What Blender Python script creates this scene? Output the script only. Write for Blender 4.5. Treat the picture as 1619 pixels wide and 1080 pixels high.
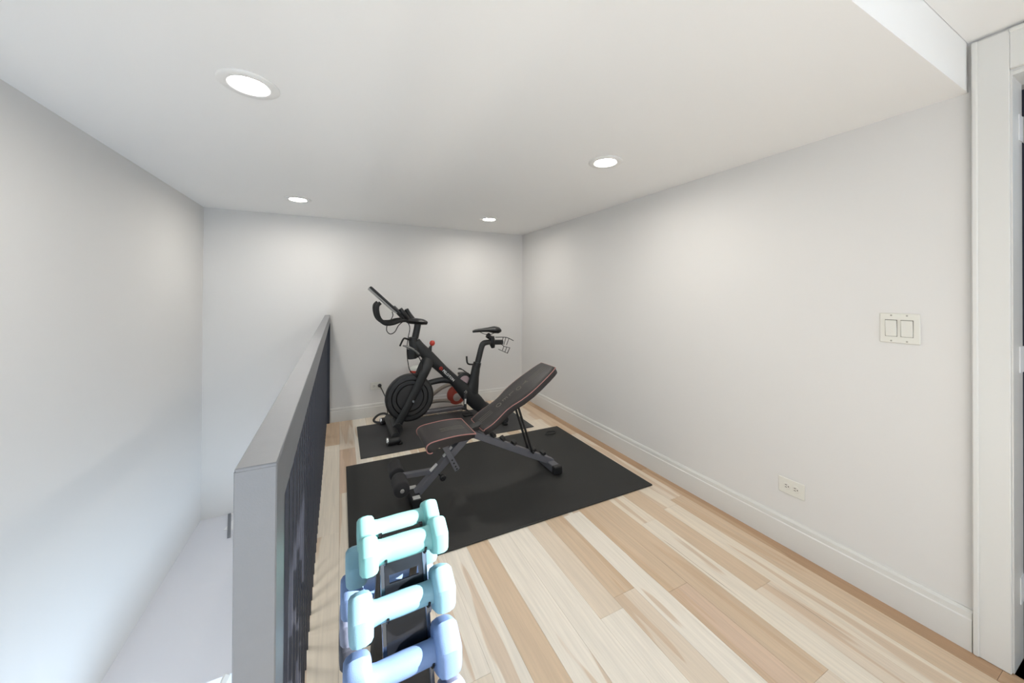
import bpy, bmesh, math, random
from mathutils import Vector, Matrix, noise
R = math.radians
random.seed(7)
for o in list(bpy.data.objects): bpy.data.objects.remove(o)
S = bpy.context.scene
COL = S.collection
# ------------------------------------------------------------------ camera (photo 1619x1080)
F, CX, HY, CH, YAW, PIT, ROL = 553.81, 809.5, 461.94, 1.27, .4555, .0058, .0045
_r = Vector((math.cos(YAW), -math.sin(YAW), 0)); _d = Vector((math.sin(YAW), math.cos(YAW), 0)); _u = Vector((0, 0, 1))
FW = _d * math.cos(PIT) + _u * math.sin(PIT); U2 = _u * math.cos(PIT) - _d * math.sin(PIT)
RT = _r * math.cos(ROL) + U2 * math.sin(ROL); UP = -_r * math.sin(ROL) + U2 * math.cos(ROL)
CAMP = Vector((0, 0, CH))
cd = bpy.data.cameras.new('camera'); cam = bpy.data.objects.new('camera', cd); COL.objects.link(cam)
m = Matrix.Identity(4)
for i in range(3):
    m[i][0] = RT[i]; m[i][1] = UP[i]; m[i][2] = -FW[i]; m[i][3] = CAMP[i]
cam.matrix_world = m
cd.sensor_fit = 'HORIZONTAL'; cd.sensor_width = 36; cd.lens = 36 * F / 1619
cd.shift_x = 0; cd.shift_y = -(540 - HY) / 1619; cd.clip_start = .02
S.camera = cam
S.view_settings.view_transform = 'Standard'; S.view_settings.look = 'None'
S.view_settings.gamma = 1; S.view_settings.use_curve_mapping = False
S.view_settings.exposure = 0.11
# ------------------------------------------------------------------ daylight
w = bpy.data.worlds.new('sky'); S.world = w; w.use_nodes = True
bg = w.node_tree.nodes['Background']; bg.inputs[0].default_value = (.64, .81, 1, 1); bg.inputs[1].default_value = 3.1
SUND = Vector((.80, -.36, .40)).normalized()          # towards the sun
sl = bpy.data.lights.new('sun', 'SUN'); sl.energy = 21; sl.angle = R(.6); sl.color = (1, .95, .88)
so = bpy.data.objects.new('sun', sl); COL.objects.link(so)
so.rotation_euler = SUND.to_track_quat('Z', 'Y').to_euler(); so.location = (4, -3, 4)
# ------------------------------------------------------------------ helpers
def ray(x, y): return FW + RT * ((x - CX) / F) + UP * ((HY - y) / F)
def on(x, y, ax, v):
    q = ray(x, y); return CAMP + q * ((v - CAMP[ax]) / q[ax])
def lin(c):
    return tuple(((v / 255) / 12.92 if v <= 10.3 else ((v / 255 + .055) / 1.055) ** 2.4) for v in c)
MATS = {}
def mat(name, rgb, rough=.5, metal=0., bump=0., bscale=200., var=0., vscale=8., coat=0., spec=.5, emit=0.):
    if name in MATS: return MATS[name]
    M = bpy.data.materials.new(name); M.use_nodes = True; n = M.node_tree.nodes; l = M.node_tree.links
    p = n['Principled BSDF']; c = lin(rgb) + (1,)
    p.inputs['Base Color'].default_value = c; p.inputs['Roughness'].default_value = rough
    p.inputs['Metallic'].default_value = metal; p.inputs['Coat Weight'].default_value = coat
    p.inputs['Specular IOR Level'].default_value = spec
    tc = n.new('ShaderNodeTexCoord')
    if var:
        t = n.new('ShaderNodeTexNoise'); t.inputs['Scale'].default_value = vscale; t.inputs['Detail'].default_value = 4
        l.new(tc.outputs['Object'], t.inputs['Vector'])
        r = n.new('ShaderNodeMapRange'); r.inputs[3].default_value = 1 - var; r.inputs[4].default_value = 1 + var
        l.new(t.outputs[0], r.inputs[0])
        x = n.new('ShaderNodeMix'); x.data_type = 'RGBA'; x.blend_type = 'MULTIPLY'; x.inputs[0].default_value = 1
        x.inputs[6].default_value = c; l.new(r.outputs[0], x.inputs[7]); l.new(x.outputs[2], p.inputs['Base Color'])
    if bump:
        t = n.new('ShaderNodeTexNoise'); t.inputs['Scale'].default_value = bscale; t.inputs['Detail'].default_value = 3
        l.new(tc.outputs['Object'], t.inputs['Vector'])
        b = n.new('ShaderNodeBump'); b.inputs['Strength'].default_value = bump; b.inputs['Distance'].default_value = .002
        l.new(t.outputs[0], b.inputs['Height']); l.new(b.outputs[0], p.inputs['Normal'])
    if emit:
        p.inputs['Emission Color'].default_value = c; p.inputs['Emission Strength'].default_value = emit
    MATS[name] = M; return M
WM = {}                                              # world matrix of the root each object hangs from
def props(o, label=None, cat=None, group=None, kind=None):
    for k, v in (('label', label), ('category', cat), ('group', group), ('kind', kind)):
        if v: o[k] = v
    return o
def thing(name, label, cat, loc=(0, 0, 0), rz=0, group=None, kind=None):
    o = bpy.data.objects.new(name, None); COL.objects.link(o); o.empty_display_size = .05
    o.location = loc; o.rotation_euler = (0, 0, rz)
    WM[o.name] = Matrix.Translation(loc) @ Matrix.Rotation(rz, 4, 'Z')
    return props(o, label, cat, group, kind)
def obj(name, bm, m_, parent=None, smooth=False, local=False, label=None):
    """links a bmesh as one object; vertices are in world space unless local"""
    me = bpy.data.meshes.new(name)
    bmesh.ops.recalc_face_normals(bm, faces=bm.faces)
    if parent is not None:
        W = WM[parent.name]
        if not local: bm.transform(W.inverted())
    bm.to_mesh(me); bm.free()
    if smooth:
        me.shade_smooth()
        try: me.set_sharp_from_angle(angle=R(smooth if smooth is not True else 50))
        except Exception: pass
    me.materials.append(m_)
    o = bpy.data.objects.new(name, me); COL.objects.link(o)
    if parent is not None: o.parent = parent; WM[o.name] = WM[parent.name]
    else: WM[o.name] = Matrix.Identity(4)
    if label: o['label'] = label
    return o
def tag(o, label, cat, group=None, kind=None): return props(o, label, cat, group, kind)
def struct(name, bm, m_, label=None):
    o = obj(name, bm, m_); o['kind'] = 'structure'
    if label: o['label'] = label
    return o
def nb(): return bmesh.new()
def box(bm, x0, x1, y0, y1, z0, z1, bev=0., M=None, seg=1):
    vs = [bm.verts.new((x, y, z)) for x in (x0, x1) for y in (y0, y1) for z in (z0, z1)]
    fs = [bm.faces.new([vs[i] for i in q]) for q in ((0, 1, 3, 2), (4, 6, 7, 5), (0, 4, 5, 1), (2, 3, 7, 6), (0, 2, 6, 4), (1, 5, 7, 3))]
    if bev:
        es = list({e for f in fs for e in f.edges})
        r = bmesh.ops.bevel(bm, geom=es, offset=bev, segments=seg, affect='EDGES', profile=.5)
        vs = list({v for f in r['faces'] for v in f.verts} | {v for v in vs if v.is_valid})
    if M is not None: bmesh.ops.transform(bm, matrix=M, verts=[v for v in vs if v.is_valid])
    return bm
def bx(*a, **k): return box(nb(), *a, **k)
def bar(bm, p, q, wy, h, bev=.002):
    """box between two points: wy = size across, h = size in the plane of p-q and Z"""
    p, q = Vector(p), Vector(q); t = q - p; L = t.length; t.normalize()
    s = Vector((0, 1, 0)) if abs(t.y) < .9 else Vector((1, 0, 0))
    s = (s - t * s.dot(t)).normalized(); k = t.cross(s)
    M = Matrix((( t.x, s.x, k.x, p.x), (t.y, s.y, k.y, p.y), (t.z, s.z, k.z, p.z), (0, 0, 0, 1)))
    return box(bm, 0, L, -wy / 2, wy / 2, -h / 2, h / 2, bev, M)
def smooth_path(pts, n=6, closed=False):
    P = [Vector(p) for p in pts]; N = len(P); out = []
    for i in range(N if closed else N - 1):
        g = (lambda k: P[k % N]) if closed else (lambda k: P[min(max(k, 0), N - 1)])
        a, b, c, d = g(i - 1), g(i), g(i + 1), g(i + 2)
        for j in range(n):
            t = j / n
            out.append(.5 * ((2 * b) + (c - a) * t + (2 * a - 5 * b + 4 * c - d) * t * t + (3 * b - a - 3 * c + d) * t ** 3))
    if not closed: out.append(P[-1])
    return out
def tube(bm, pts, rad, seg=10, closed=False, side=None):
    """rad: float, list, or list of (in-plane, across); side = fixed across axis"""
    P = [Vector(p) for p in pts]; N = len(P); rings = []
    pn = None
    for i, p in enumerate(P):
        a = P[(i - 1) % N] if (closed or i) else p; b = P[(i + 1) % N] if (closed or i < N - 1) else p
        t = (b - a).normalized()
        if side is not None: s = Vector(side)
        elif pn is None: s = Vector((0, 0, 1)) if abs(t.z) < .9 else Vector((1, 0, 0))
        else: s = pn
        s = (s - t * s.dot(t)).normalized(); pn = s; k = t.cross(s)
        r = rad[min(i, len(rad) - 1)] if isinstance(rad, list) else rad
        ra, rb = (r if isinstance(r, tuple) else (r, r))
        rings.append([bm.verts.new(p + k * (math.cos(2 * math.pi * j / seg) * ra) + s * (math.sin(2 * math.pi * j / seg) * rb)) for j in range(seg)])
    for i in range(N if closed else N - 1):
        A, B = rings[i], rings[(i + 1) % N]
        for j in range(seg): bm.faces.new((A[j], A[(j + 1) % seg], B[(j + 1) % seg], B[j]))
    if not closed:
        bm.faces.new(rings[0][::-1]); bm.faces.new(rings[-1])
    return bm
def resample(vals, n):
    """linear resample of a radius list to n samples"""
    out = []
    for i in range(n):
        t = i / (n - 1) * (len(vals) - 1); k = min(int(t), len(vals) - 2); u = t - k
        a, b = vals[k], vals[k + 1]
        out.append(tuple(a[j] * (1 - u) + b[j] * u for j in range(2)) if isinstance(a, tuple) else a * (1 - u) + b * u)
    return out
def stube(pts, rads, seg=12, n=6, side=(0, 1, 0), bm=None):
    P = smooth_path(pts, n); return tube(bm or nb(), P, resample(rads, len(P)) if isinstance(rads, list) else rads, seg, side=side)
def lathe(bm, prof, origin, axis='Y', seg=32, cap=True):
    """prof: (radius, along)"""
    o = Vector(origin); ax = {'X': 0, 'Y': 1, 'Z': 2}[axis]; e1 = Vector([0, 0, 0]); e1[(ax + 1) % 3] = 1
    e2 = Vector([0, 0, 0]); e2[(ax + 2) % 3] = 1; e0 = Vector([0, 0, 0]); e0[ax] = 1
    rs = []
    for r, t in prof:
        if r < 1e-6: rs.append([bm.verts.new(o + e0 * t)])
        else: rs.append([bm.verts.new(o + e0 * t + e1 * (r * math.cos(2 * math.pi * j / seg)) + e2 * (r * math.sin(2 * math.pi * j / seg))) for j in range(seg)])
    for A, B in zip(rs, rs[1:]):
        for j in range(seg):
            k = (j + 1) % seg
            if len(A) == 1 and len(B) == 1: continue
            if len(A) == 1: bm.faces.new((A[0], B[k], B[j]))
            elif len(B) == 1: bm.faces.new((A[j], A[k], B[0]))
            else: bm.faces.new((A[j], A[k], B[k], B[j]))
    if cap:
        if len(rs[0]) > 1: bm.faces.new(rs[0])
        if len(rs[-1]) > 1: bm.faces.new(rs[-1])
    return bm
def prism(poly, y0, y1, bev=0., seg=2, bm=None):
    """poly of (x, z) extruded along Y"""
    bm = bm or nb()
    A = [bm.verts.new((x, y0, z)) for x, z in poly]; B = [bm.verts.new((x, y1, z)) for x, z in poly]; n = len(poly)
    f0 = bm.faces.new(A); f1 = bm.faces.new(B[::-1])
    for i in range(n): bm.faces.new((A[i], B[i], B[(i + 1) % n], A[(i + 1) % n]))
    if bev:
        es = [e for e in f0.edges] + [e for e in f1.edges]
        bmesh.ops.bevel(bm, geom=es, offset=bev, segments=seg, affect='EDGES', profile=.5)
    return bm
def text_bm(s, size, depth=.0006, spacing=1., offset=0.):
    cu = bpy.data.curves.new('t', 'FONT'); cu.body = s; cu.size = size; cu.extrude = depth; cu.space_character = spacing
    cu.align_x = 'LEFT'; cu.align_y = 'CENTER'; cu.resolution_u = 2; cu.offset = offset
    o = bpy.data.objects.new('t', cu); COL.objects.link(o)
    bpy.context.view_layer.update()
    me = o.evaluated_get(bpy.context.evaluated_depsgraph_get()).to_mesh()
    bm = nb(); bm.from_mesh(me); o.to_mesh_clear(); bpy.data.objects.remove(o); bpy.data.curves.remove(cu)
    return bm
# ------------------------------------------------------------------ materials
WALL = mat('wall paint', (224, 222, 219), .7, bump=.04, bscale=350, spec=.2)
CEIL = mat('ceiling paint', (246, 245, 243), .75, bump=.04, bscale=350, spec=.2)
TRIM = mat('trim enamel', (222, 221, 217), .32)
PLATE = mat('ivory plastic', (226, 224, 215), .35)
DARKSLOT = mat('slot dark', (30, 28, 26), .6)
BLACK = mat('black paint', (26, 26, 27), .42, bump=.05, bscale=600)
GLOSSBLK = mat('gloss black', (14, 14, 16), .18)
RUBBER = mat('black rubber mat', (34, 34, 33), .55, bump=.25, bscale=500, var=.12, vscale=12)
RUBBER2 = mat('charcoal vinyl mat', (54, 54, 55), .6, bump=.3, bscale=700, var=.08, vscale=15)
STEEL = mat('brushed grey steel', (128, 130, 134), .42, metal=.12, bump=.08, bscale=400, var=.04, vscale=60)
BALUS = mat('dark bronze bar', (44, 47, 57), .42, metal=.2)
CHROME = mat('chrome', (210, 212, 215), .15, metal=1.)
GREYTUBE = mat('slate grey tube paint', (104, 104, 110), .4, metal=.25)
SILVER = mat('silver sticker', (205, 205, 202), .4)
VINYL = mat('black vinyl pad', (40, 36, 36), .42, bump=.25, bscale=900, var=.1, vscale=30)
PIPING = mat('dusty red piping', (172, 120, 114), .5)
EMBOSS = mat('grey print', (112, 107, 97), .5)
FOAM = mat('black foam', (33, 32, 34), .8, bump=.4, bscale=700)
RED = mat('red plastic', (198, 66, 52), .4)
WHITEPRINT = mat('white print', (225, 225, 222), .5)
# floor boards: tone from the object's own colour, grain from stretched noise
def plank_mat():
    M = bpy.data.materials.new('hickory plank'); M.use_nodes = True; n = M.node_tree.nodes; l = M.node_tree.links; p = n['Principled BSDF']
    tc = n.new('ShaderNodeTexCoord'); oi = n.new('ShaderNodeObjectInfo')
    ml = n.new('ShaderNodeMath'); ml.operation = 'MULTIPLY'; ml.inputs[1].default_value = 97.
    l.new(oi.outputs['Random'], ml.inputs[0])
    cb = n.new('ShaderNodeCombineXYZ'); l.new(ml.outputs[0], cb.inputs[0]); l.new(ml.outputs[0], cb.inputs[1]); l.new(ml.outputs[0], cb.inputs[2])
    ad = n.new('ShaderNodeVectorMath'); ad.operation = 'ADD'; l.new(tc.outputs['Object'], ad.inputs[0]); l.new(cb.outputs[0], ad.inputs[1])
    def mp(sx, sy):
        q = n.new('ShaderNodeMapping'); q.inputs['Scale'].default_value = (sx, sy, 1); l.new(ad.outputs[0], q.inputs[0]); return q
    def nz(sx, sy, sc, det=4, dist=0.):
        q = n.new('ShaderNodeTexNoise'); q.inputs['Scale'].default_value = sc; q.inputs['Detail'].default_value = det; q.inputs['Distortion'].default_value = dist
        l.new(mp(sx, sy).outputs[0], q.inputs['Vector']); return q
    def ramp(src, a, b):
        q = n.new('ShaderNodeMapRange'); q.inputs[1].default_value = a; q.inputs[2].default_value = b; l.new(src.outputs[0], q.inputs[0]); return q
    def mix(f, A, B, mode='MIX'):
        q = n.new('ShaderNodeMix'); q.data_type = 'RGBA'; q.blend_type = mode
        if hasattr(f, 'outputs'): l.new(f.outputs[0], q.inputs[0])
        else: q.inputs[0].default_value = f
        for s, i in ((A, 6), (B, 7)):
            if isinstance(s, tuple): q.inputs[i].default_value = s
            else: l.new(s, q.inputs[i])
        return q
    base = oi.outputs['Color']
    heart = ramp(nz(9, .8, 1.0, 2, .6), .57, .595)                         # sharp-edged heartwood zones
    hk = n.new('ShaderNodeMath'); hk.operation = 'MULTIPLY'; hk.inputs[1].default_value = .58; l.new(heart.outputs[0], hk.inputs[0])
    c1 = mix(hk, base, lin((206, 176, 144)) + (1,))
    g = ramp(nz(60, 2.2, 1.0, 5, 1.2), .3, .7)                            # fine grain
    gm = n.new('ShaderNodeMapRange'); gm.inputs[3].default_value = .90; gm.inputs[4].default_value = 1.05; l.new(g.outputs[0], gm.inputs[0])
    c2 = mix(1., c1.outputs[2], gm.outputs[0], 'MULTIPLY')
    st = ramp(nz(45, 1.6, 1.0, 3, .5), .70, .76)                          # mineral streaks
    sk = n.new('ShaderNodeMath'); sk.operation = 'MULTIPLY'; sk.inputs[1].default_value = .7; l.new(st.outputs[0], sk.inputs[0])
    c3 = mix(sk, c2.outputs[2], lin((112, 84, 62)) + (1,))
    l.new(c3.outputs[2], p.inputs['Base Color'])
    p.inputs['Roughness'].default_value = .42; p.inputs['Specular IOR Level'].default_value = .4
    b = n.new('ShaderNodeBump'); b.inputs['Strength'].default_value = .08; b.inputs['Distance'].default_value = .001
    l.new(g.outputs[0], b.inputs['Height']); l.new(b.outputs[0], p.inputs['Normal'])
    return M
PLANK = plank_mat()
# ------------------------------------------------------------------ the setting
XR, YB, H, XL, BY, H2, YR = 2.0435, 3.884, 2.0096, -1.065, .4117, 2.187, -2.6
ZLOW = -2.75
SUB = mat('subfloor', (120, 100, 80), .8)
struct('floor', bx(XR, XR + .95, -.75, .75, -.26, 0), mat('passage boards', (190, 160, 125), .5))
fl = struct('floor', bx(-.135, XR, YR, YB, -.26, -.018), SUB, 'pale wood strip floor with mixed cream and tan boards')
tones = [((236, 225, 208), 6), ((233, 220, 201), 6), ((228, 212, 192), 4), ((216, 192, 164), 4), ((240, 231, 217), 4), ((218, 192, 168), 3)]
pool = [t for t, k in tones for _ in range(k)]
PW = .1150; x = .0025 - 2 * PW; row = 0
while x < XR + .1:
    x0, x1 = max(x, -.135), min(x + PW, XR - .001)
    if x1 - x0 > .012:
        y = YR + random.uniform(0, .8) - .9
        while y < YB - .002:
            Ln = random.uniform(.55, 1.75); y0, y1 = max(y, YR), min(y + Ln, YB - .002); y += Ln
            if y1 - y0 < .03: continue
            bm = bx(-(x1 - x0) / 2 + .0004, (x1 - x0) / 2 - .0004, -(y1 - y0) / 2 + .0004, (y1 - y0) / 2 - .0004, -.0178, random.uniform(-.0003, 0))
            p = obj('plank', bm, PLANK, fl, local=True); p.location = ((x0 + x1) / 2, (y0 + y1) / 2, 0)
            t = random.choice(pool)
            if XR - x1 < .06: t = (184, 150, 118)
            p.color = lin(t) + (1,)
    x += PW
# walls
def wall_with_holes(ax, c0, c1, a0, a1, z0, z1, holes):
    """ax 'X': slab c0..c1 in X running a0..a1 in Y (or swapped for 'Y'); holes = (a0,a1,z0,z1)"""
    bm = nb(); cuts = sorted({a0, a1, *[v for h in holes for v in h[:2]]})
    for p, q in zip(cuts, cuts[1:]):
        zs = [(z0, z1)]
        for h in holes:
            if h[0] <= p + 1e-6 and h[1] >= q - 1e-6:
                zs = [s for (u, v) in zs for s in ((u, min(v, h[2])), (max(u, h[3]), v)) if s[1] - s[0] > 1e-4]
        for u, v in zs:
            if ax == 'X': box(bm, c0, c1, p, q, u, v)
            else: box(bm, p, q, c0, c1, u, v)
    return bm
DY0, DY1, DZ = -.50, .3300, 2.035
struct('wall_right', wall_with_holes('X', XR, XR + .12, YR, YB + .12, -.26, 2.35, [(DY0, DY1, -.0, DZ), (-2.5, -.95, .4, 1.8)]), WALL, 'plain white wall on the right')
struct('wall_back', bx(XL, XR, YB, YB + .12, -.685, 2.35), WALL, 'white end wall behind the exercise bike')
struct('wall_left', bx(XL - .12, XL, YR - .1, YB + .12, ZLOW, 2.35), WALL, 'white wall beyond the open stairwell')
ADDED_WIN = [(.55, 1.55, .7, 1.95), (-1.03, -.20, -1.3, 2.05)]  # unseen rear openings, added and sized for the daylight fill
struct('wall_rear', wall_with_holes('Y', YR - .12, YR, XL, XR, ZLOW, 2.35, ADDED_WIN), WALL)
struct('ceiling', bx(XL, XR, BY, YB, H, 2.35), CEIL, 'white low ceiling with four recessed lights')
struct('ceiling', bx(XL, XR, YR, BY - .001, H2, 2.35), CEIL, 'raised strip of ceiling above the doorway')
# stairwell: boxed ledge below the end wall, fascia under the loft edge, lower hall floor
struct('wall_stairwell', bx(XL, -.137, 2.258, YB + .12, -1.05, -.685), mat('sky-tinted ledge paint', (226, 227, 233), .6, bump=.04, bscale=350), 'white boxed ledge below the end wall in the stairwell')  # blue of reflected skylight is put into the white base colour
struct('floor_lower', bx(XL, -.137, YR, 2.258, ZLOW, ZLOW + .1), mat('lower hall tile', (84, 80, 76), .5, var=.1, vscale=6))
struct('wall_fascia', bx(-.20, -.137, YR, YB, -.30, -.03), WALL, 'white edge band of the loft floor above the stairs')
# skirting
def baseboard(name, x0, x1, y0, y1, h, axis, label):
    bm = nb()
    prof = [(0, 0), (.016, 0), (.016, h - .034), (.012, h - .030), (.012, h - .010), (.007, h), (0, h)]
    if axis == 'X':
        A = [bm.verts.new((XR - d, y0, z)) for d, z in prof]; B = [bm.verts.new((XR - d, y1, z)) for d, z in prof]
    else:
        A = [bm.verts.new((x0, YB - d, z)) for d, z in prof]; B = [bm.verts.new((x1, YB - d, z)) for d, z in prof]
    n = len(prof); bm.faces.new(A); bm.faces.new(B[::-1])
    for i in range(n): bm.faces.new((A[i], B[i], B[(i + 1) % n], A[(i + 1) % n]))
    return struct(name, bm, TRIM, label)
baseboard('baseboard_right', 0, 0, .4035, YB, .145, 'X', 'white baseboard with a moulded cap along the right wall')
baseboard('baseboard_back', -.085, XR - .016, 0, 0, .137, 'Y', 'white baseboard along the end wall')
# door casing, frame and leaf
cs = thing('trim_1', 'white door casing at the right edge of the room', None, (XR, 0, 0), kind='structure')
def casing_leg(ya, yb):                       # ya = outer edge (thicker back band), yb = inner edge
    s = 1 if yb < ya else -1
    bm = bx(XR - .017, XR, min(ya, yb), max(ya, yb), .001, 2.175, .002)
    box(bm, XR - .023, XR - .001, *sorted((ya, ya - s * .014)), .001, 2.175, .003)
    return bm
obj('casing_leg', casing_leg(.401, .3215), TRIM, cs)
obj('casing_leg', casing_leg(DY0 - .085, DY0 + .004), TRIM, cs)
bm = bx(XR - .017, XR, DY0 + .004, .3215, 2.04, 2.175, .002); box(bm, XR - .023, XR - .001, DY0 + .004, .3215, 2.161, 2.1752, .003)
obj('casing_head', bm, TRIM, cs)
dr = thing('door_1', 'open doorway with a dark navy door at the right edge', None, (XR, 0, 0), kind='structure')
jb = obj('jamb', bx(XR - .001, XR + .121, DY1 - .012, DY1 - .0005, .001, DZ), TRIM, dr)
obj('jamb', bx(XR - .001, XR + .121, DY0 + .0005, DY0 + .012, .001, DZ), TRIM, dr)
obj('jamb_head', bx(XR - .001, XR + .121, DY0 + .012, DY1 - .012, DZ - .014, DZ - .001), TRIM, dr)
NAVY = mat('navy door paint', (22, 26, 44), .35)
lf = obj('door_leaf', bx(XR + .127, XR + .90, DY1 - .040, DY1 - .002, .012, DZ - .03, .002), NAVY, dr)
for z in (.25, 1.05, 1.86):
    bm = bx(XR + .075, XR + .122, DY1 - .0145, DY1 - .012, z - .045, z + .045)
    lathe(bm, [(.006, -.047), (.006, .047)], (XR + .126, DY1 - .02, z), 'Z', 10)
    obj('hinge', bm, mat('white hinge', (225, 226, 228), .35), dr, smooth=True)
# passage beyond the door; unseen opening added and sized to aim sun at the dumbbells
hb = nb(); PX = XR + .95
tr = Vector((.16, .90, .50)); k = (PX - tr.x) / SUND.x
wy, wz = tr.y + SUND.y * k, tr.z + SUND.z * k
hw = wall_with_holes('X', PX, PX + .1, -.85, .85, -.26, 2.6, [(wy - .20, wy + .22, wz - .34, min(wz + .34, 2.29))])
struct('wall_passage', hw, WALL)
struct('wall_passage', bx(XR + .12, PX, .75, .85, -.26, 2.35), WALL)
struct('wall_passage', bx(XR + .12, PX, -.85, -.75, -.26, 2.35), WALL)
struct('ceiling', bx(XR + .12, PX, -.75, .75, H2 + .12, 2.45), CEIL)
def window(name, x0, x1, z0, z1, nx, nz):
    t = thing(name, 'white framed window added unseen behind the camera', None, ((x0 + x1) / 2, YR - .06, z0), kind='structure')
    bm = nb(); f = .045
    box(bm, x0, x1, YR - .09, YR - .04, z0, z0 + f); box(bm, x0, x1, YR - .09, YR - .04, z1 - f, z1)
    box(bm, x0, x0 + f, YR - .09, YR - .04, z0 + f, z1 - f); box(bm, x1 - f, x1, YR - .09, YR - .04, z0 + f, z1 - f)
    obj('window_frame', bm, TRIM, t)
    for i in range(1, nx):
        xx = x0 + (x1 - x0) * i / nx; obj('mullion', bx(xx - .014, xx + .014, YR - .08, YR - .05, z0 + f, z1 - f), TRIM, t)
    for i in range(1, nz):
        zz = z0 + (z1 - z0) * i / nz; obj('transom', bx(x0 + f, x1 - f, YR - .079, YR - .051, zz - .014, zz + .014), TRIM, t)
for i, (x0, x1, z0, z1) in enumerate(ADDED_WIN): window('window_%d' % (i + 1), x0, x1, z0, z1, 2 - i, 1 + i)
t = thing('window_3', 'white framed side window added unseen behind the camera', None, (XR + .06, -1.7, .5), kind='structure')  # added out of view so sun bounces off the floor onto the ceiling
bm = nb()
for a in ((-2.5, -.95, .4, .445), (-2.5, -.95, 1.755, 1.8), (-2.5, -2.455, .445, 1.755), (-.995, -.95, .445, 1.755)): box(bm, XR + .04, XR + .09, *a)
obj('window_frame', bm, TRIM, t)
# ------------------------------------------------------------------ recessed ceiling lights
LENS = mat('lit lens', (255, 250, 242), .4, emit=195.)
for (lx, ly, lab) in ((-.296, 1.525, 'large round recessed light nearest the camera, over the stair railing'), (1.322, 1.523, 'round recessed light near the right wall, over the bare floor'),
                      (-.305, 3.215, 'small far recessed light above the railing end, left of the bike'), (1.315, 3.205, 'small far recessed light above the exercise bike')):
    t = thing('recessed_light', lab, 'ceiling light', (lx, ly, H), group='recessed ceiling lights')
    bm = lathe(nb(), [(.092, 0), (.092, -.003), (.088, -.006), (.064, -.007), (.060, -.006), (.056, -.0015), (.056, 0)], (lx, ly, H), 'Z', 48, cap=False)
    obj('trim_ring', bm, mat('white ring enamel', (240, 239, 236), .4), t, smooth=35)
    obj('lens', lathe(nb(), [(.0, -.0025), (.03, -.0025), (.0555, -.0012), (.0555, -.0004)], (lx, ly, H), 'Z', 40), LENS, t, smooth=True)
# ------------------------------------------------------------------ wall plates
t = thing('light_switch', 'ivory double rocker light switch on the right wall beside the door casing', 'light switch', (XR, .586, 1.08))
obj('wall_plate', bx(XR - .006, XR, .528, .644, 1.077, 1.199, .003), PLATE, t)
for yc in (.609, .564):
    obj('rocker', box(nb(), XR - .011, XR - .0055, yc - .0165, yc + .0165, 1.105, 1.171, .002, Matrix.Translation((XR, yc, 1.138)) @ Matrix.Rotation(R(-4), 4, 'Y') @ Matrix.Translation((-XR, -yc, -1.138))), mat('rocker plastic', (224, 222, 214), .3), t)
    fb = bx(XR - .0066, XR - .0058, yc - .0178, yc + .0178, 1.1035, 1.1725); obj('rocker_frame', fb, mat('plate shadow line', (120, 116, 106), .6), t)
    for z in (1.190, 1.086): obj('screw', lathe(nb(), [(.0032, -.0068), (.0028, -.0075)], (XR + .0, yc, z), 'X', 10), mat('screw head', (170, 166, 156), .4), t)
def outlet(name, lab, c, axis, cat='outlet'):
    """horizontal duplex outlet; local x runs along the wall, local y out of the wall"""
    t = thing(name, lab, cat, c, R(0) if axis == 'Y' else R(-90))
    def lb(*a, **k): return bx(*a, **k)
    obj('wall_plate', lb(-.0575, .0575, -.005, 0, -.039, .039, .0025), PLATE, t, local=True)
    for sx in (-.0195, .0195):
        s = obj('socket', lathe(nb(), [(.0165, -.0045), (.0165, -.0062), (.0155, -.0068)], (sx, 0, 0), 'Y', 24), mat('socket face', (224, 221, 212), .35), t, local=True)
        for dz in (-.0055, .0055): obj('slot', lb(sx - .007, sx + .002, -.0073, -.0060, dz - .0013, dz + .0013), DARKSLOT, s, local=True)
        obj('slot', lathe(nb(), [(.0026, -.006), (.0026, -.0073)], (sx + .0085, 0, 0), 'Y', 10), DARKSLOT, s, local=True)
    return t
outlet('wall_outlet', 'ivory horizontal wall outlet low on the right wall', (XR, .966, .304), 'X')
outlet('wall_outlet', 'white wall outlet on the end wall with a black plug in it', (.338, YB, .314), 'Y')
# ------------------------------------------------------------------ stair railing
RX = lambda y: -.0915 + (y - .525) / (3.88 - .525) * (-.0205)
rt = thing('stair_railing', 'grey metal stair railing with dark vertical balusters along the stairwell', 'railing', (RX(.525), .525, 0))
ZR0, ZR1, HW = .978, 1.058, .0215
bm = nb()
ya, yb = .525, YB - .002
vs = [bm.verts.new((RX(y) + s * HW, y, z)) for y in (ya, yb) for s in (-1, 1) for z in (ZR0, ZR1)]
for q in ((0, 1, 3, 2), (4, 6, 7, 5), (0, 4, 5, 1), (2, 3, 7, 6), (0, 2, 6, 4), (1, 5, 7, 3)): bm.faces.new([vs[i] for i in q])
bmesh.ops.bevel(bm, geom=list(bm.edges), offset=.0012, segments=1, affect='EDGES')
obj('top_rail', bm, STEEL, rt)
obj('newel_post', bx(RX(.56) - HW - .0006, RX(.56) + HW + .0004, .5245, .594, .0, ZR1 - .003, .0015), STEEL, rt)
obj('end_post', bx(RX(3.85) - .016, RX(3.85) + .024, YB - .030, YB - .004, 0, ZR0 + .002), BALUS, rt)
y = 1.376 - 10 * .0747; bmesh_ref = None
while y < YB - .06:
    bc = bx(-.0068, .0068, -.0068, .0068, 0, ZR0 + .001) if bmesh_ref is None else None
    if bmesh_ref is None:
        bmesh_ref = obj('baluster', bc, BALUS, rt, local=True); b = bmesh_ref
    else:
        b = bmesh_ref.copy(); COL.objects.link(b); b.parent = rt
    b.location = (RX(y) - .005 - rt.location.x, y - .525, 0); y += .0747
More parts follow.
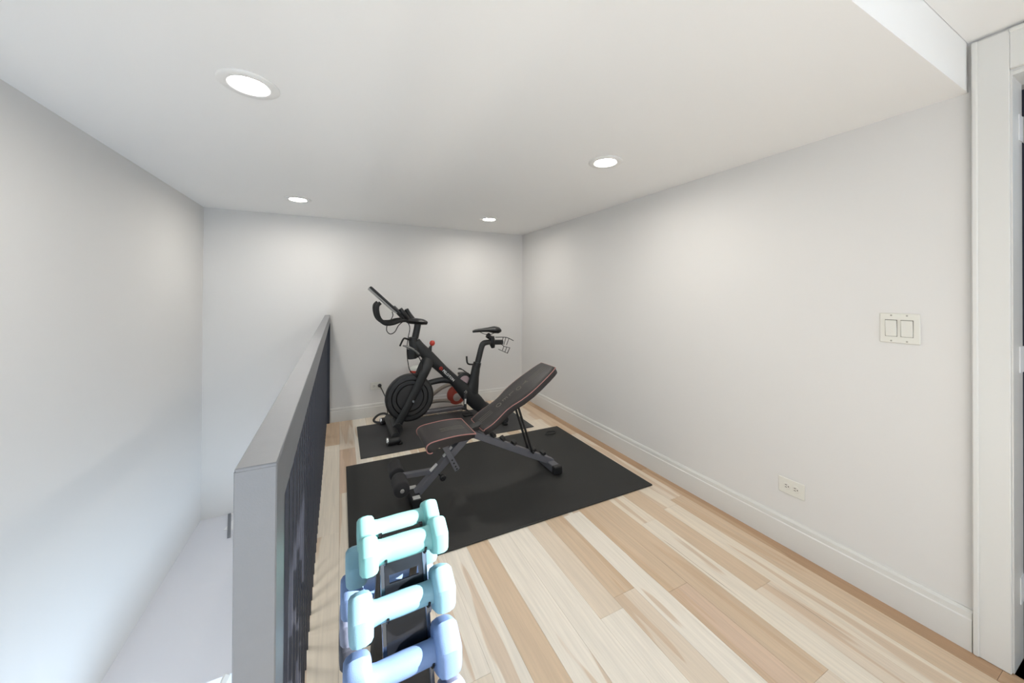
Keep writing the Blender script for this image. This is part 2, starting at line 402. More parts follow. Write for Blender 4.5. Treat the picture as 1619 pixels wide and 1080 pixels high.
# ------------------------------------------------------------------ rubber mats
tag(obj('exercise_mat', bx(.046, 1.873, 1.686, 2.829, 0.0005, .009, .0015), RUBBER), 'large black rubber mat lying under the weight bench', 'mat')
tag(obj('exercise_mat', bx(.1475, 1.671, 2.92, 3.633, 0.0005, .007, .0015), RUBBER2), 'smaller charcoal mat under the exercise bike', 'mat')
pts = smooth_path([(1.66, 2.70, .012), (1.70, 2.735, .012), (1.76, 2.73, .012), (1.775, 2.70, .012), (1.73, 2.68, .013), (1.685, 2.685, .012)], 6, True)
tag(obj('cord_loop', tube(nb(), pts, .0032, 6, True), BLACK, smooth=True), 'small black loop of cord on the far corner of the rubber mat', 'cord')
#PART2
# ------------------------------------------------------------------ dumbbell rack and dumbbells
RO, RZ = Vector((.150, .968, 0)), R(1)
NT, Z0, DZT, Y0, DYT = 5, .63, .108, .043, .043       # tiers, top tier height, drop, half gap at the ridge, spread per tier
RACKM = mat('rack gloss black', (20, 22, 27), .16)
rk = thing('dumbbell_rack', 'glossy black A-frame dumbbell rack standing beside the stair railing', 'rack', RO, RZ)
slope = DYT / DZT
def yface(z): return (Z0 + .02 - z) * slope + .004     # distance of a panel from the ridge plane
for s, nm in ((-1, 'front_panel'), (1, 'back_panel')):
    bm = nb()
    def panel(xa, xb, za, zb):
        A = []
        for z in (za, zb):
            for x in (xa, xb):
                for d in (0, .004): A.append(bm.verts.new((x, s * (yface(z) - d), z)))
        for q in ((0, 1, 3, 2), (4, 6, 7, 5), (0, 4, 5, 1), (2, 3, 7, 6), (0, 2, 6, 4), (1, 5, 7, 3)): bm.faces.new([A[i] for i in q])
    a_, b_ = (.545, .562) if s < 0 else (.42, .50)
    panel(-.05, .05, .012, a_); panel(-.05, -.036, a_, b_); panel(.036, .05, a_, b_); panel(-.05, .05, b_, .64)   # handle slot
    obj(nm, bm, RACKM, rk, local=True)
    for sx in (-1, 1):
        # side strip with a hook for each tier
        bm = nb(); A = (sx * .052, s * yface(.64), .64); B = (sx * .052, s * yface(.004), .004)
        bar(bm, A, B, .010, .010, .001)
        obj('side_strip', bm, mat('dark chrome', (120, 124, 130), .12, metal=1.) if s < 0 else RACKM, rk, local=True)
        for k in range(NT):
            zc = Z0 - k * DZT; yc = s * (Y0 + k * DYT); rh = (.0265, .024, .024, .02, .02)[k] + .003
            pts = [(sx * .048, s * yface(zc - .012), zc - .012)] + [(sx * .048, yc + s * rh * math.sin(a), zc - rh * math.cos(a)) for a in (R(-25), R(0), R(30), R(60), R(80))]
            obj('hook', tube(nb(), pts, .0034, 6), RACKM, rk, smooth=True, local=True)
yb_ = yface(.004)
for s in (-1, 1): obj('foot_bar', bx(-.11, .11, s * yb_ - .018, s * yb_ + .018, 0, .012, .003), RACKM, rk, local=True)
def dumbbell(L, rh, hl, rg, m_, name='dumbbell'):
    """axis along local X, centre at the origin"""
    parts = []
    for s in (-1, 1):
        bm = nb(); rs = []
        prof = [(.55, 0), (.80, .02), (.93, .12), (1.0, .34), (1.0, .66), (.93, .88), (.80, .98), (.55, 1)]
        n = 6; sub = 5
        for f, t in prof:
            ring = []
            for j in range(n * sub):
                a = 2 * math.pi * j / (n * sub) + math.pi / 6
                am = ((a - math.pi / 6) % (math.pi / 3)) - math.pi / 6
                rr = rh * f * (1 - .80 * (1 - .866 / math.cos(am)))     # hexagon with softened corners
                ring.append(bm.verts.new((s * (L / 2 - hl + hl * t), rr * math.cos(a), rr * math.sin(a))))
            rs.append(ring)
        for A, B in zip(rs, rs[1:]):
            for j in range(len(A)): bm.faces.new((A[j], A[(j + 1) % len(A)], B[(j + 1) % len(A)], B[j]))
        bm.faces.new(rs[0]); bm.faces.new(rs[-1]); parts.append(('head', bm))
    bm = nb(); xs = [-1, -.8, -.4, 0, .4, .8, 1]
    lathe(bm, [(rg * (1 + .05 * (1 - abs(x)) + .10 * (abs(x) > .9)), x * (L / 2 - hl + .004)) for x in xs], (0, 0, 0), 'X', 24)
    parts.append(('handle', bm))
    return parts
neo = lambda n, c: mat(n, c, .55, bump=.25, bscale=700, var=.03, vscale=40, spec=.4)
tiers = [  # length, head radius, head length, handle radius, colour, colour words
    (.212, .047, .042, .0265, neo('aqua neoprene', (122, 180, 182)), 'aqua'),
    (.242, .054, .052, .0240, neo('icy blue neoprene', (126, 168, 186)), 'icy blue'),
    (.254, .059, .058, .0240, neo('periwinkle neoprene', (112, 138, 182)), 'periwinkle blue'),
    (.262, .059, .060, .0200, neo('slate lavender neoprene', (128, 136, 160)), 'slate lavender'),
    (.266, .060, .062, .0200, neo('charcoal neoprene', (62, 66, 78)), 'charcoal')]
order = ['top', 'second', 'third', 'fourth', 'lowest']
for k, (L, rh, hl, rg, m_, cw) in enumerate(tiers):
    proto = None
    for s, side in ((-1, 'front'), (1, 'back')):
        loc = Matrix.Translation(RO) @ Matrix.Rotation(RZ, 4, 'Z') @ Vector(((0, -.010, -.015, -.012, -.010)[k], s * (Y0 + k * DYT), Z0 - k * DZT))
        lab = '%s dumbbell on the %s hooks of the rack, %s' % (cw, order[k], 'near side' if s < 0 else 'far side')
        t = thing('dumbbell', lab, 'dumbbell', loc, RZ, group='dumbbells on the rack')
        if proto is None:
            proto = [obj(n, b, m_, t, smooth=38, local=True) for n, b in dumbbell(L, rh, hl, rg, m_)]
        else:
            for p in proto:
                c = p.copy(); COL.objects.link(c); c.parent = t
# ------------------------------------------------------------------ weight bench
BYC = 2.18
bn = thing('weight_bench', 'black padded adjustable weight bench with red piping on the large rubber mat', 'weight bench', (.9, BYC, .009))
bp = lambda u, v, Y: on(u, v, 1, Y)
ZM = .009
# backrest
A_, B_ = Vector((.82, BYC + .022, .40)), Vector((1.377, BYC + .022, .752))
LB = (B_ - A_).length; tt = (B_ - A_).normalized(); nn = Vector((-tt.z, 0, tt.x)); ss = Vector((0, 1, 0))
half = [(0, .106), (.02, .114), (.06, .122), (.12, .127), (.2, .120), (.3, .108), (.38, .114), (.48, .134), (.6, .143), (.72, .138), (.85, .126), (.94, .114), (.985, .102), (1.0, .088)]
def pad_ring(scale, drop):
    out = []
    for s, hw in half: out.append(A_ + tt * (LB * (s + (.012 - .024 * s) * (1 - scale) * 6)) - ss * (hw * scale) - nn * drop)
    for s, hw in reversed(half): out.append(A_ + tt * (LB * (s + (.012 - .024 * s) * (1 - scale) * 6)) + ss * (hw * scale) - nn * drop)
    return out
bm = nb(); rs = []
for sc, dp in ((.80, -.004), (.94, -.001), (.985, .004), (1.0, .014), (1.0, .036), (.985, .044), (.93, .047)):
    rs.append([bm.verts.new(p) for p in pad_ring(sc, dp)])
for P, Q in zip(rs, rs[1:]):
    for j in range(len(P)): bm.faces.new((P[j], P[(j + 1) % len(P)], Q[(j + 1) % len(P)], Q[j]))
bm.faces.new(rs[0]); bm.faces.new(rs[-1])
br = obj('backrest', bm, VINYL, bn, smooth=45)
obj('piping', tube(nb(), smooth_path(pad_ring(.992, .004), 2, True), .0026, 6, True), PIPING, br, smooth=True)
def on_back(bm, s, off, up, sx):
    """lays local xy text on the pad: origin at s along the pad, off across; up = letter-up direction"""
    o = A_ + tt * (LB * s) + ss * off + nn * .0042
    x = up.cross(nn).normalized()
    M = Matrix(((x.x, up.x, nn.x, o.x), (x.y, up.y, nn.y, o.y), (x.z, up.z, nn.z, o.z), (0, 0, 0, 1)))
    bm.transform(M); return bm
for i, ch in enumerate('YOLEO'):
    b = text_bm(ch, .062, .0003); on_back(b, .66 - i * .092, .030, tt, 1); obj('letter', b, EMBOSS, br)
for j in range(3):
    for (s0, s1) in ((.725, .955), (.045, .20)):
        b = nb(); o0 = A_ + tt * (LB * s0) + ss * (.022 - .022 * j) + nn * .004; o1 = A_ + tt * (LB * s1) + ss * (.022 - .022 * j) + nn * .004
        obj('stripe', bar(b, o0, o1, .0026, .0012, 0), EMBOSS, br)
# seat, profile read at its near side
sp = [(752.2, 686.1), (737.8, 687.2), (720, 690), (697.8, 695.6), (682.2, 700.6), (675.6, 705.6), (674.2, 711.1), (676.7, 716.7), (682.2, 717.2), (688.9, 712.2), (696.7, 706.7), (726.7, 699), (742.2, 695.6), (752, 692)]
sp = [(p.x, p.z) for p in (bp(u, v, 2.06) for u, v in sp)]
spp = [(v.x, v.z) for v in smooth_path([(x, 0, z) for x, z in sp[:11]], 3)] + sp[11:]
seat = obj('seat', prism(spp, 2.06, 2.355, .010, 3), VINYL, bn, smooth=50)
edge = [Vector((x, 0, z)) for x, z in spp[:26]]
for yy in (2.0615, 2.3535):
    obj('piping', tube(nb(), [v + Vector((0, yy, 0)) for v in edge], .0034, 6), PIPING, seat, smooth=True)
obj('piping', tube(nb(), [(.765, 2.062, .398), (.765, 2.353, .398)], .003, 6), PIPING, seat, smooth=True)
for j in range(3):
    yy = 2.175 + .022 * j
    obj('stripe', tube(nb(), [Vector((x, yy, z + .0006)) for x, z in spp[2:9]], .0011, 5), EMBOSS, seat)
# steelwork
obj('front_leg', bar(nb(), (.425, 2.185, .05), (.742, 2.185, .345), .05, .042, .003), GREYTUBE, bn)
obj('leg_sleeve', bar(nb(), (.635, 2.175, .262), (.755, 2.175, .372), .074, .046, .003), GREYTUBE, bn)
for a, b in (((.60, .238), (.655, .289)), ((.520, .164), (.560, .201))):
    obj('label_sticker', bar(nb(), (a[0] - .017, 2.158, a[1] + .016), (b[0] - .017, 2.158, b[1] + .016), .001 + .012, .012, 0), SILVER, bn)
adj = obj('seat_adjuster', bar(nb(), (.572, 2.120, .352), (.664, 2.120, .170), .008, .034, .002), GREYTUBE, bn)
for q in (.62, .74, .86, .95):
    c = Vector((.572, 2.1155, .352)).lerp(Vector((.664, 2.1155, .170)), q)
    obj('adjuster_hole', lathe(nb(), [(.0055, -.001), (.0055, .001)], c, 'Y', 12), DARKSLOT, adj)
obj('pivot_bolt', lathe(nb(), [(.009, -.004), (.009, .0), (.006, .004)], (.545, 2.114, .362), 'Y', 14), CHROME, bn, smooth=True)
obj('adjust_knob', lathe(nb(), [(.006, 0), (.006, .02), (.019, .022), (.021, .03), (.019, .04)], (.575, 2.165 - .06, .135), 'Y', 14), BLACK, bn, smooth=40)
obj('knob_bolt', tube(nb(), [(.545, 2.20, .155), (.575, 2.12, .135)], .006, 8), BLACK, bn)
obj('main_rail', bar(nb(), (.745, 2.185, .375), (1.40, 2.185, .045), .045, .045, .003), GREYTUBE, bn)
for q in (.27, .38, .51, .745, .865):
    c = Vector((.745, 2.185, .375)).lerp(Vector((1.40, 2.185, .045)), q) + Vector((.012, 0, .025))
    obj('notch', bar(nb(), c + Vector((-.012, 0, .004)), c + Vector((.012, 0, .012)), .05, .022, .002), BLACK, bn)
obj('hinge_bracket', bar(nb(), (.765, 2.185, .385), (.90, 2.185, .415), .06, .03, .003), BLACK, bn)
for yy in (2.155, 2.215):
    obj('support_strut', tube(nb(), [(1.10, yy, .515), (1.218, yy, .162)], .0085, 8), BLACK, bn, smooth=True)
obj('strut_pin', tube(nb(), [(1.218, 2.135, .162), (1.218, 2.235, .162)], .008, 8), BLACK, bn, smooth=True)
obj('back_frame', bar(nb(), A_ + tt * .02 - nn * .058 - ss * .02, A_ + tt * .44 - nn * .058 - ss * .02, .03, .025, .002), BLACK, bn)
ft = obj('front_foot', bx(.385, .440, 2.095, 2.262, ZM, .062, .004), BLACK, bn)
for y0 in (2.100, 2.222):
    obj('label_sticker', bx(.392, .434, y0, y0 + .036, .0618, .0632), SILVER, ft)
rf = obj('rear_foot', bx(1.350, 1.410, 2.085, 2.285, ZM, .060, .004), GREYTUBE, bn)
for y0 in (2.062, 2.270): obj('rubber_cap', bx(1.346, 1.414, y0, y0 + .036, ZM, .064, .005), BLACK, rf)
obj('foam_arm', bar(nb(), (.315, 2.185, .175), (.560, 2.185, .165), .03, .03, .003), GREYTUBE, bn)
for y0, y1 in ((2.02, 2.155), (2.205, 2.34)):
    obj('foam_roller', lathe(nb(), [(.038, y0 + .001), (.043, y0 + .006), (.044, y0 + .02), (.044, y1 - .02), (.043, y1 - .006), (.038, y1 - .001)], (.315, 0, .175), 'Y', 24), FOAM, bn, smooth=50)
obj('foam_axle', tube(nb(), [(.315, 2.012, .175), (.315, 2.348, .175)], .012, 10), CHROME, bn, smooth=50)
# ------------------------------------------------------------------ exercise bike
BK = 3.33
bk = thing('exercise_bike', 'matte black indoor exercise bike with tablet screen standing on the charcoal mat', 'exercise bike', (.95, BK, .007))
z1 = lambda x, y, Y=BK: on(560 + x / 4.3206, 430 + y / 4.32, 1, Y)
z2 = lambda x, y, Y=BK: on(570 + x / 8.308, 440 + y / 8.308, 1, Y)
FRAME = mat('matte black frame', (36, 37, 38), .45, bump=.05, bscale=600)
SATIN = mat('satin black plastic', (22, 22, 23), .4)
MID = mat('dark grey disc', (50, 50, 51), .45)
def bobj(name, bm, m_=FRAME, parent=None, smooth=45, label=None): return obj(name, bm, m_, parent or bk, smooth=smooth, label=label)
mf = bobj('main_frame', stube([z1(418, 478), z1(450, 518), z1(512, 580), z1(610, 672), z1(700, 758), z1(775, 830), z1(840, 895), z1(890, 938)],
      [(.046, .034), (.05, .036), (.055, .036), (.046, .034), (.052, .036), (.076, .038), (.072, .036), (.052, .032)], 16))
for s, Y in ((0, BK - .062), (1, BK + .062)):
    P = [z1(512, 596, BK - .02), z1(488, 668, BK - .062), z1(446, 760, BK - .062), z1(390, 872, BK - .062), z1(336, 976, BK - .062), z1(284, 1066, BK - .062)]
    if s: P = [Vector((p.x, 2 * BK - p.y, p.z)) for p in P]
    bobj('fork_blade', stube(P, [(.055, .024), (.046, .020), (.039, .018), (.036, .017), (.035, .017), (.035, .02)], 14))
bobj('cross_tube', stube([z1(478, 770), z1(540, 750), z1(610, 738), z1(690, 745)], [(.026, .022), (.028, .024), (.030, .026), (.034, .028)], 12))
bobj('seat_tube', stube([z1(790, 850), z1(808, 790), z1(822, 715), z1(834, 640)], [(.095, .034), (.066, .034), (.048, .034), (.042, .034)], 14))
sb = bobj('seat_post', stube([z1(838, 640), z1(853, 580), z1(868, 520), z1(882, 490), z1(915, 480), z1(960, 480), z1(1012, 480)], [(.030, .026), (.030, .026), (.030, .026), (.031, .026), (.027, .026), (.026, .026), (.026, .026)], 12))
bobj('seat_collar', stube([z1(833, 652), z1(842, 618)], [(.042, .038), (.040, .038)], 14, 2), SATIN)
bobj('seat_clamp_lever', tube(nb(), smooth_path([z1(810, 632, BK - .03), z1(785, 630, BK - .05), z1(772, 618, BK - .055), z1(768, 576, BK - .055)], 4), .0085, 8), SATIN)
bobj('slider_clamp', stube([z1(938, 440), z1(942, 480), z1(948, 518)], [(.028, .032), (.034, .034), (.018, .022)], 12, 2), SATIN)
P = [z1(810, 408), z1(835, 402), z1(875, 398), z1(915, 395), z1(955, 395), z1(980, 398), z1(994, 402)]
bobj('saddle', stube(P, [(.010, .012), (.017, .024), (.019, .032), (.024, .050), (.037, .074), (.034, .076), (.014, .05)], 16, 5), mat('saddle vinyl', (20, 20, 21), .38))
for yy in (-.022, .022):
    bobj('saddle_rail', tube(nb(), smooth_path([z1(862, 412, BK + yy), z1(890, 424, BK + yy), z1(930, 428, BK + yy), z1(965, 412, BK + yy)], 4), .004, 6), SATIN)
bobj('saddle_clamp', stube([z1(925, 425), z1(910, 440), z1(935, 448)], [(.018, .03), (.02, .03), (.02, .03)], 10, 3), SATIN)
# wire holders behind the saddle
def wire(pts, r=.0032, closed=False): return tube(nb(), pts, r, 6, closed)
for yy in (BK - .10, BK + .06):
    hold = bobj('wire_holder', wire(smooth_path([z1(965, 446, yy), z1(1030, 446, yy), z1(1060, 455, yy), z1(1088, 470, yy)], 3), .004), SATIN)
    for a, b in (((1018, 446), (1005, 494)), ((1036, 448), (1022, 498)), ((1056, 456), (1040, 500)), ((1022, 508), (1012, 536)), ((1042, 514), (1030, 546)), ((1062, 520), (1046, 554))):
        bobj('wire', wire([z1(*a, yy), z1(*b, yy)]), SATIN, hold)
    bobj('wire', wire([z1(1005, 494, yy), z1(1022, 508, yy), z1(1064, 518, yy), z1(1048, 556, yy), z1(985, 528, yy)], .0036), SATIN, hold)
# flywheel
fc = z1(379, 855, BK)
fw_ = bobj('flywheel', lathe(nb(), [(.205, -.030), (.215, -.026), (.218, -.016), (.218, .016), (.215, .026), (.205, .03)], fc, 'Y', 64), SATIN, smooth=40)
bobj('flywheel_disc', lathe(nb(), [(0, -.035), (.116, -.035), (.119, -.030), (.124, -.030), (.128, -.035), (.156, -.035), (.160, -.030), (.165, -.030), (.168, -.034), (.198, -.032), (.2, -.029)], fc, 'Y', 64), MID, fw_, smooth=25)
bobj('flywheel_disc', lathe(nb(), [(0, .036), (.125, .036), (.130, .033), (.136, .030), (.165, .030), (.170, .034), (.186, .034), (.190, .029)], fc, 'Y', 64), MID, fw_, smooth=25)
bobj('axle_bolt', lathe(nb(), [(.0, -.088), (.010, -.088), (.012, -.085), (.012, -.07)], z1(392, 868, BK), 'Y', 16), CHROME, fw_, smooth=40)
# crank, guard and pedals
gc = z1(752, 745, BK + .03)
bobj('crank_guard', lathe(nb(), [(.056, -.014), (.078, -.014), (.086, -.008), (.086, .008), (.078, .014), (.056, .014), (.056, -.014)], gc, 'Y', 40, cap=False), SATIN, smooth=40)
bobj('guard_window', lathe(nb(), [(0, -.004), (.0565, -.004), (.0565, .004), (0, .004)], gc, 'Y', 40), mat('pale lilac plastic', (196, 172, 176), .35), smooth=40)
cc = z1(760, 818, BK - .05)
ca = bobj('crank_arm', stube([cc, z1(757, 880, BK - .075), z1(758, 935, BK - .085)], [(.021, .009), (.014, .008), (.016, .009)], 10), SATIN)
bobj('crank_cap', lathe(nb(), [(.0, -.016), (.014, -.016), (.018, -.006), (.018, .02)], cc, 'Y', 16), CHROME, ca, smooth=40)
bobj('crank_badge', bar(nb(), z1(760, 868, BK - .085), z1(759, 902, BK - .092), .003, .016, 0), SILVER, ca)
def pedal(c):
    r = bobj('pedal', box(nb(), c.x - .048, c.x + .048, c.y - .085, c.y + .005, c.z - .012, c.z + .012, .005), SATIN)
    bobj('toe_cage', tube(nb(), smooth_path([c + Vector(v) for v in ((.03, -.075, .012), (-.02, -.07, .05), (-.055, -.04, .055), (-.02, -.01, .05), (.03, -.005, .012))], 4), .005, 6), SATIN, r)
    return r
pedal(z1(764, 962, BK - .10))
pc = z1(737, 690, BK + .19); pedal(pc)
bobj('crank_arm', tube(nb(), [Vector((cc.x, BK + .05, cc.z)), Vector((pc.x, BK + .11, pc.z - .005))], [.015, .012], 8), SATIN)
# front and rear stabilisers
fx = .425
st = bobj('front_stabiliser', tube(nb(), [(fx, BK - .255, .062), (fx, BK + .26, .062)], .036, 16), FRAME)
for yy in (BK - .262, BK + .262):
    rl = bobj('transport_roller', lathe(nb(), [(.0, -.075), (.022, -.075), (.030, -.070), (.031, -.055), (.031, .03), (.0, .03)], (fx, yy, .040), 'X', 24), SATIN, st, smooth=40)
    bobj('roller_ring', lathe(nb(), [(.020, -.0765), (.027, -.0775), (.032, -.072), (.033, -.062)], (fx, yy, .040), 'X', 24, cap=False), CHROME, st, smooth=40)
    bobj('levelling_foot', lathe(nb(), [(.026, .0), (.028, .010), (.012, .016), (.010, .035)], (fx + .03, yy, .0075), 'Z', 18), SATIN, st, smooth=40)
bobj('fork_socket', tube(nb(), [(fx + .035, BK - .105, .075), (fx + .035, BK + .105, .075)], .045, 14), FRAME, st)
rp = bobj('rear_stabiliser', tube(nb(), [(1.44, BK - .255, .052), (1.44, BK + .26, .052)], .034, 16), FRAME)
for yy in (BK - .25, BK + .25): bobj('levelling_foot', lathe(nb(), [(.028, .0), (.030, .012), (.012, .018), (.010, .03)], (1.44, yy, .0075), 'Z', 18), SATIN, rp, smooth=40)
bobj('rear_strut', stube([z1(885, 935), z1(905, 953), Vector((1.41, BK, .085)), Vector((1.44, BK, .055))], [(.052, .032), (.046, .031), (.038, .03), (.03, .03)], 12), FRAME)
# head tube, stem, handlebar, screen
bobj('head_tube', stube([z1(404, 445), z1(404, 480), z1(415, 530), z1(440, 575)], [(.040, .036), (.042, .036), (.044, .036), (.04, .034)], 14))
bobj('stem', stube([z1(438, 338), z1(428, 395), z1(415, 452)], [(.031, .027), (.031, .027), (.032, .028)], 12))
bobj('stem_lever', tube(nb(), smooth_path([z1(385, 468, BK - .03), z1(352, 455, BK - .04), z1(335, 460, BK - .045), z1(312, 507, BK - .045)], 4), .0085, 8), SATIN)
bobj('bottle_holder', stube([z1(394, 525, BK - .05), z1(396, 560, BK - .05), z1(398, 592, BK - .05)], [(.045, .038), (.044, .037), (.040, .034)], 16, 3), SATIN)
bobj('holder_trim', stube([z1(332, 503, BK - .06), z1(365, 512, BK - .07), z1(405, 532, BK - .07), z1(440, 560, BK - .06)], [(.006, .02), (.012, .024), (.013, .024), (.009, .018)], 8), mat('mid grey plastic', (116, 116, 114), .4))
kb = bobj('resistance_stem', stube([z1(508, 560), z1(518, 525), z1(528, 500)], [(.035, .02), (.018, .014), (.007, .007)], 10), SATIN)
bobj('resistance_knob', lathe(nb(), [(0, -.026), (.014, -.023), (.023, -.013), (.026, 0), (.023, .013), (.014, .023), (0, .026)], z1(533, 486), 'Z', 20), RED, smooth=True, label='round red resistance knob')
for s, Y in ((-1, BK - .13), (1, BK + .13)):
    D = Vector((0, Y - BK, 0)) if s > 0 else None
    P = [z2(262, 322, BK - .13), z2(222, 365, BK - .13), z2(222, 450, BK - .13), z2(255, 540, BK - .13), z2(330, 596, BK - .13), z2(430, 592, BK - .12), z2(520, 560, BK - .09), z2(610, 552, BK - .05), z2(700, 560, BK - .01)]
    if s > 0: P = [Vector((p.x, 2 * BK - p.y, p.z)) for p in P]
    bobj('handlebar_loop', stube(P, [.0165, .0175, .0175, .018, .018, .017, .017, .018, .02], 10, 4, side=None), mat('grip rubber', (22, 22, 22), .6, bump=.3, bscale=600))
    P = [z2(520, 400, BK - .07), z2(560, 455, BK - .07), z2(620, 530, BK - .05)] if s < 0 else [z2(600, 405, BK + .02), z2(635, 470, BK + .02), z2(690, 540, BK + .01)]
    bobj('elbow_rest', stube(P, [.019, .022, .022], 10, 4, side=None), SATIN)
bobj('bar_clamp', stube([z2(560, 520), z2(640, 556), z2(740, 565), z2(820, 575), z2(872, 590)], [(.022, .05), (.028, .06), (.030, .07), (.027, .06), (.016, .03)], 12), SATIN)
sa, sbm = z2(112, 122, BK), z2(480, 452, BK); ax_ = (sbm - sa).normalized(); sn = Vector((-ax_.z, 0, ax_.x)); sn = sn if sn.x > 0 else -sn
def slab(a, b, w_, t0, t1, bev):
    bm = nb(); M = Matrix(((ax_.x, .045, sn.x, a.x), (0, .999, 0, BK), (ax_.z, 0, sn.z, a.z), (0, 0, 0, 1)))
    return box(bm, 0, (b - a).length, -w_ / 2, w_ / 2, t0, t1, bev, M, 2)
sc = bobj('screen', slab(sa, sbm, .44, -.006, .014, .006), SATIN)
bobj('screen_glass', slab(sa + ax_ * .012, sbm - ax_ * .012, .42, .0135, .0155, 0), GLOSSBLK, sc, smooth=False)
bobj('screen_back', slab(sa + ax_ * .002, sbm - ax_ * .02, .43, -.016, -.0055, .004), mat('silver grey shell', (168, 168, 166), .35, metal=.2), sc)
bobj('screen_mount', stube([z2(430, 375), z2(500, 450), z2(580, 530)], [(.018, .04), (.022, .04), (.024, .04)], 10), SATIN)
# cables
CAB = mat('cable black', (16, 16, 16), .5)
bobj('cable', tube(nb(), smooth_path([z2(415, 440, BK - .03), z2(425, 490, BK - .04), z2(395, 550, BK - .05), z2(350, 620, BK - .05), z2(345, 690, BK - .05), z2(390, 732, BK - .05), z2(450, 705, BK - .05), z2(500, 620, BK - .05), z2(570, 568, BK - .05), z2(625, 590, BK - .05), z2(648, 660, BK - .05), z2(628, 770, BK - .05), z2(612, 880, BK - .06), z2(612, 1000, BK - .06), z1(368, 620, BK - .06), z1(382, 675, BK - .05), z1(430, 720, BK - .04)], 5), .0042, 6), CAB)
bobj('cable', tube(nb(), smooth_path([z1(418, 560, BK - .09), z1(446, 590, BK - .09), z1(462, 640, BK - .08), z1(455, 700, BK - .06)], 5), .0045, 6), CAB)
# emblem and lettering on the near side of the main frame
def on_frame(bm, p, q, lift):
    o = Vector(p); t_ = (Vector(q) - o); t_.y = 0; t_.normalize(); u_ = Vector((-t_.z, 0, t_.x)); n_ = t_.cross(u_)
    M = Matrix(((t_.x, u_.x, n_.x, o.x), (t_.y, u_.y, n_.y, BK - lift), (t_.z, u_.z, n_.z, o.z), (0, 0, 0, 1)))
    bm.transform(M); return bm
pA, pB = z1(606, 672, BK - .034), z1(680, 742, BK - .034)
b = text_bm('PELOTON', .030, .001, 1.05, .0006); xs = [v.co.x for v in b.verts]; k_ = (pB - pA).length / (max(xs) - min(xs))
b.transform(Matrix.Diagonal((k_, max(k_, .9), 1, 1))); obj('lettering', on_frame(b, pA, pB, .0362), WHITEPRINT, mf)
em = nb(); ring = [(.0155 * math.cos(a), .0155 * math.sin(a), 0) for a in [R(-50 + 12 * i) for i in range(24)]]
tube(em, ring, .0026, 6); tube(em, [(-.007, -.017, 0), (.003, .001, 0)], .0026, 6); tube(em, [(.006 * math.cos(R(12 * i)), .006 * math.sin(R(12 * i)), 0) for i in range(30)], .0018, 6, True)
pE = z1(592, 660, BK - .034); obj('emblem', on_frame(em, pE, pE + (pB - pA), .036), RED, mf)
# ------------------------------------------------------------------ power cord, strap, machine behind the bike, ledge bracket
pl_ = Vector((.372, YB, .317))
t = thing('power_cord', 'black power cord plugged into the end wall outlet behind the flywheel', 'cord', pl_)
obj('plug', lathe(nb(), [(.017, -.0075), (.018, -.02), (.015, -.03), (.006, -.036)], pl_, 'Y', 16), BLACK, t, smooth=40)
cp = smooth_path([pl_ + Vector((0, -.034, 0)), Vector((.40, 3.83, .26)), Vector((.435, 3.81, .16)), Vector((.44, 3.79, .06)), Vector((.46, 3.77, .0055)), Vector((.52, 3.70, .0055)), Vector((.60, 3.665, .0055)), Vector((.80, 3.655, .0055)), Vector((1.0, 3.655, .0055)), Vector((1.2, 3.655, .0055))], 6)
obj('cable', tube(nb(), cp, .0042, 6), BLACK, t, smooth=True)
sx_, sy_ = .345, 3.66
pts = smooth_path([(.300, 3.66, .030), (.318, 3.69, .052), (.365, 3.71, .072), (.42, 3.69, .070), (.435, 3.66, .03), (.40, 3.655, .012), (.34, 3.648, .012)], 5, True)
tag(obj('foot_strap', tube(nb(), pts, [(.011, .005)] * len(pts), 8, True), BLACK, smooth=True), 'black looped strap on the floor at the far front foot of the bike', 'strap')
YG = 3.735
g = thing('folded_machine', 'folded red and grey fitness machine on the floor between the bike and end wall', 'exercise machine', (.95, YG, 0))
GT = mat('taupe grey tube', (142, 132, 122), .4); G = lambda x, y: z1(x, y, YG)
q0 = G(545, 905); q1 = G(745, 905)
obj('base_bar', bx(q0.x - .15, q1.x, YG - .04, YG + .04, .0, .035, .004), GREYTUBE, g)
obj('upper_tube', tube(nb(), smooth_path([G(470, 900), G(540, 835), G(600, 790), G(660, 768), G(700, 775)], 4), .020, 10), GT, g, smooth=True)
obj('lower_tube', tube(nb(), smooth_path([G(470, 905), G(560, 882), G(640, 880), G(730, 888)], 4), .019, 10), GT, g, smooth=True)
rc = G(700, 838)
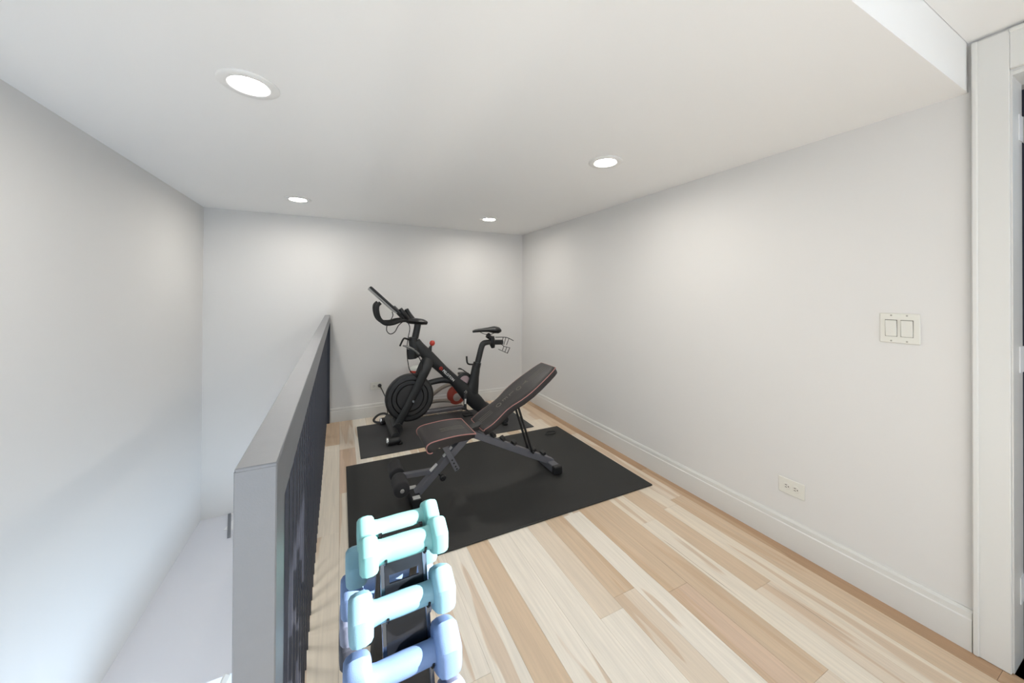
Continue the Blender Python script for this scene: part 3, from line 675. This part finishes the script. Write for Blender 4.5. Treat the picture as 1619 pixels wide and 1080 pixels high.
hs = obj('red_housing', lathe(nb(), [(0, -.03), (.06, -.03), (.090, -.024), (.105, -.01), (.105, .02), (.09, .03), (0, .03)], rc, 'Y', 40), mat('brick red shell', (164, 68, 54), .4), g, smooth=40, label='round red housing')
obj('housing_cap', lathe(nb(), [(0, -.036), (.036, -.036), (.044, -.030)], rc + Vector((-.005, 0, -.02)), 'Y', 30), mat('pale grey cap', (176, 164, 158), .4), hs, smooth=40)
obj('upright', tube(nb(), smooth_path([G(470, 900), G(440, 800), G(425, 700), G(424, 672)], 4), .017, 10), GT, g, smooth=True)
dc = G(424, 668)
obj('knob_base', lathe(nb(), [(.02, -.055), (.055, -.045), (.066, -.02), (.064, 0)], dc, 'Z', 28), RED, g, smooth=True)
obj('knob_cap', lathe(nb(), [(.064, 0), (.062, .02), (.045, .040), (.0, .046)], dc, 'Z', 28), mat('white plastic cap', (206, 208, 202), .4), g, smooth=True)
# on the stairwell ledge
bL = on(362, 815, 2, -.685); bN = on(362, 851, 2, -.685)
t = thing('metal_bracket', 'small grey metal bar lying on the white stairwell ledge by the end wall', 'bracket', (bN.x, bN.y, -.685))
obj('flat_bar', bar(nb(), (bN.x, bN.y, -.680), (bL.x, YB - .004, -.680), .022, .008, .001), mat('dull grey metal', (128, 130, 136), .4, metal=.4), t)
wp = on(369, 822, 2, -.685)
tag(obj('paper_sheet', box(nb(), -.045, .045, -.12, .12, 0, .002, 0, Matrix.Translation((wp.x + .035, wp.y - .03, -.6845)) @ Matrix.Rotation(R(-14), 4, 'Z')), mat('bright paper', (245, 245, 246), .5)), 'white sheet lying on the stairwell ledge beside the grey bar', 'paper')
# stair handrail below the ledge edge
t = thing('stair_handrail', 'white handrail seen far down in the stairwell below the ledge', 'handrail', (-.5, 2.1, ZLOW + .1))
pa, pb = on(351, 1085, 1, 2.16), on(361, 1063, 1, 2.20)
obj('rail', bar(nb(), pa + (pa - pb) * 4, pb - (pb - pa) * .15, .022, .03, .004), TRIM, t)
e = pa + (pa - pb) * 3
obj('post', bx(e.x - .025, e.x + .025, e.y - .025, e.y + .025, ZLOW + .1, e.z, .003), TRIM, t)
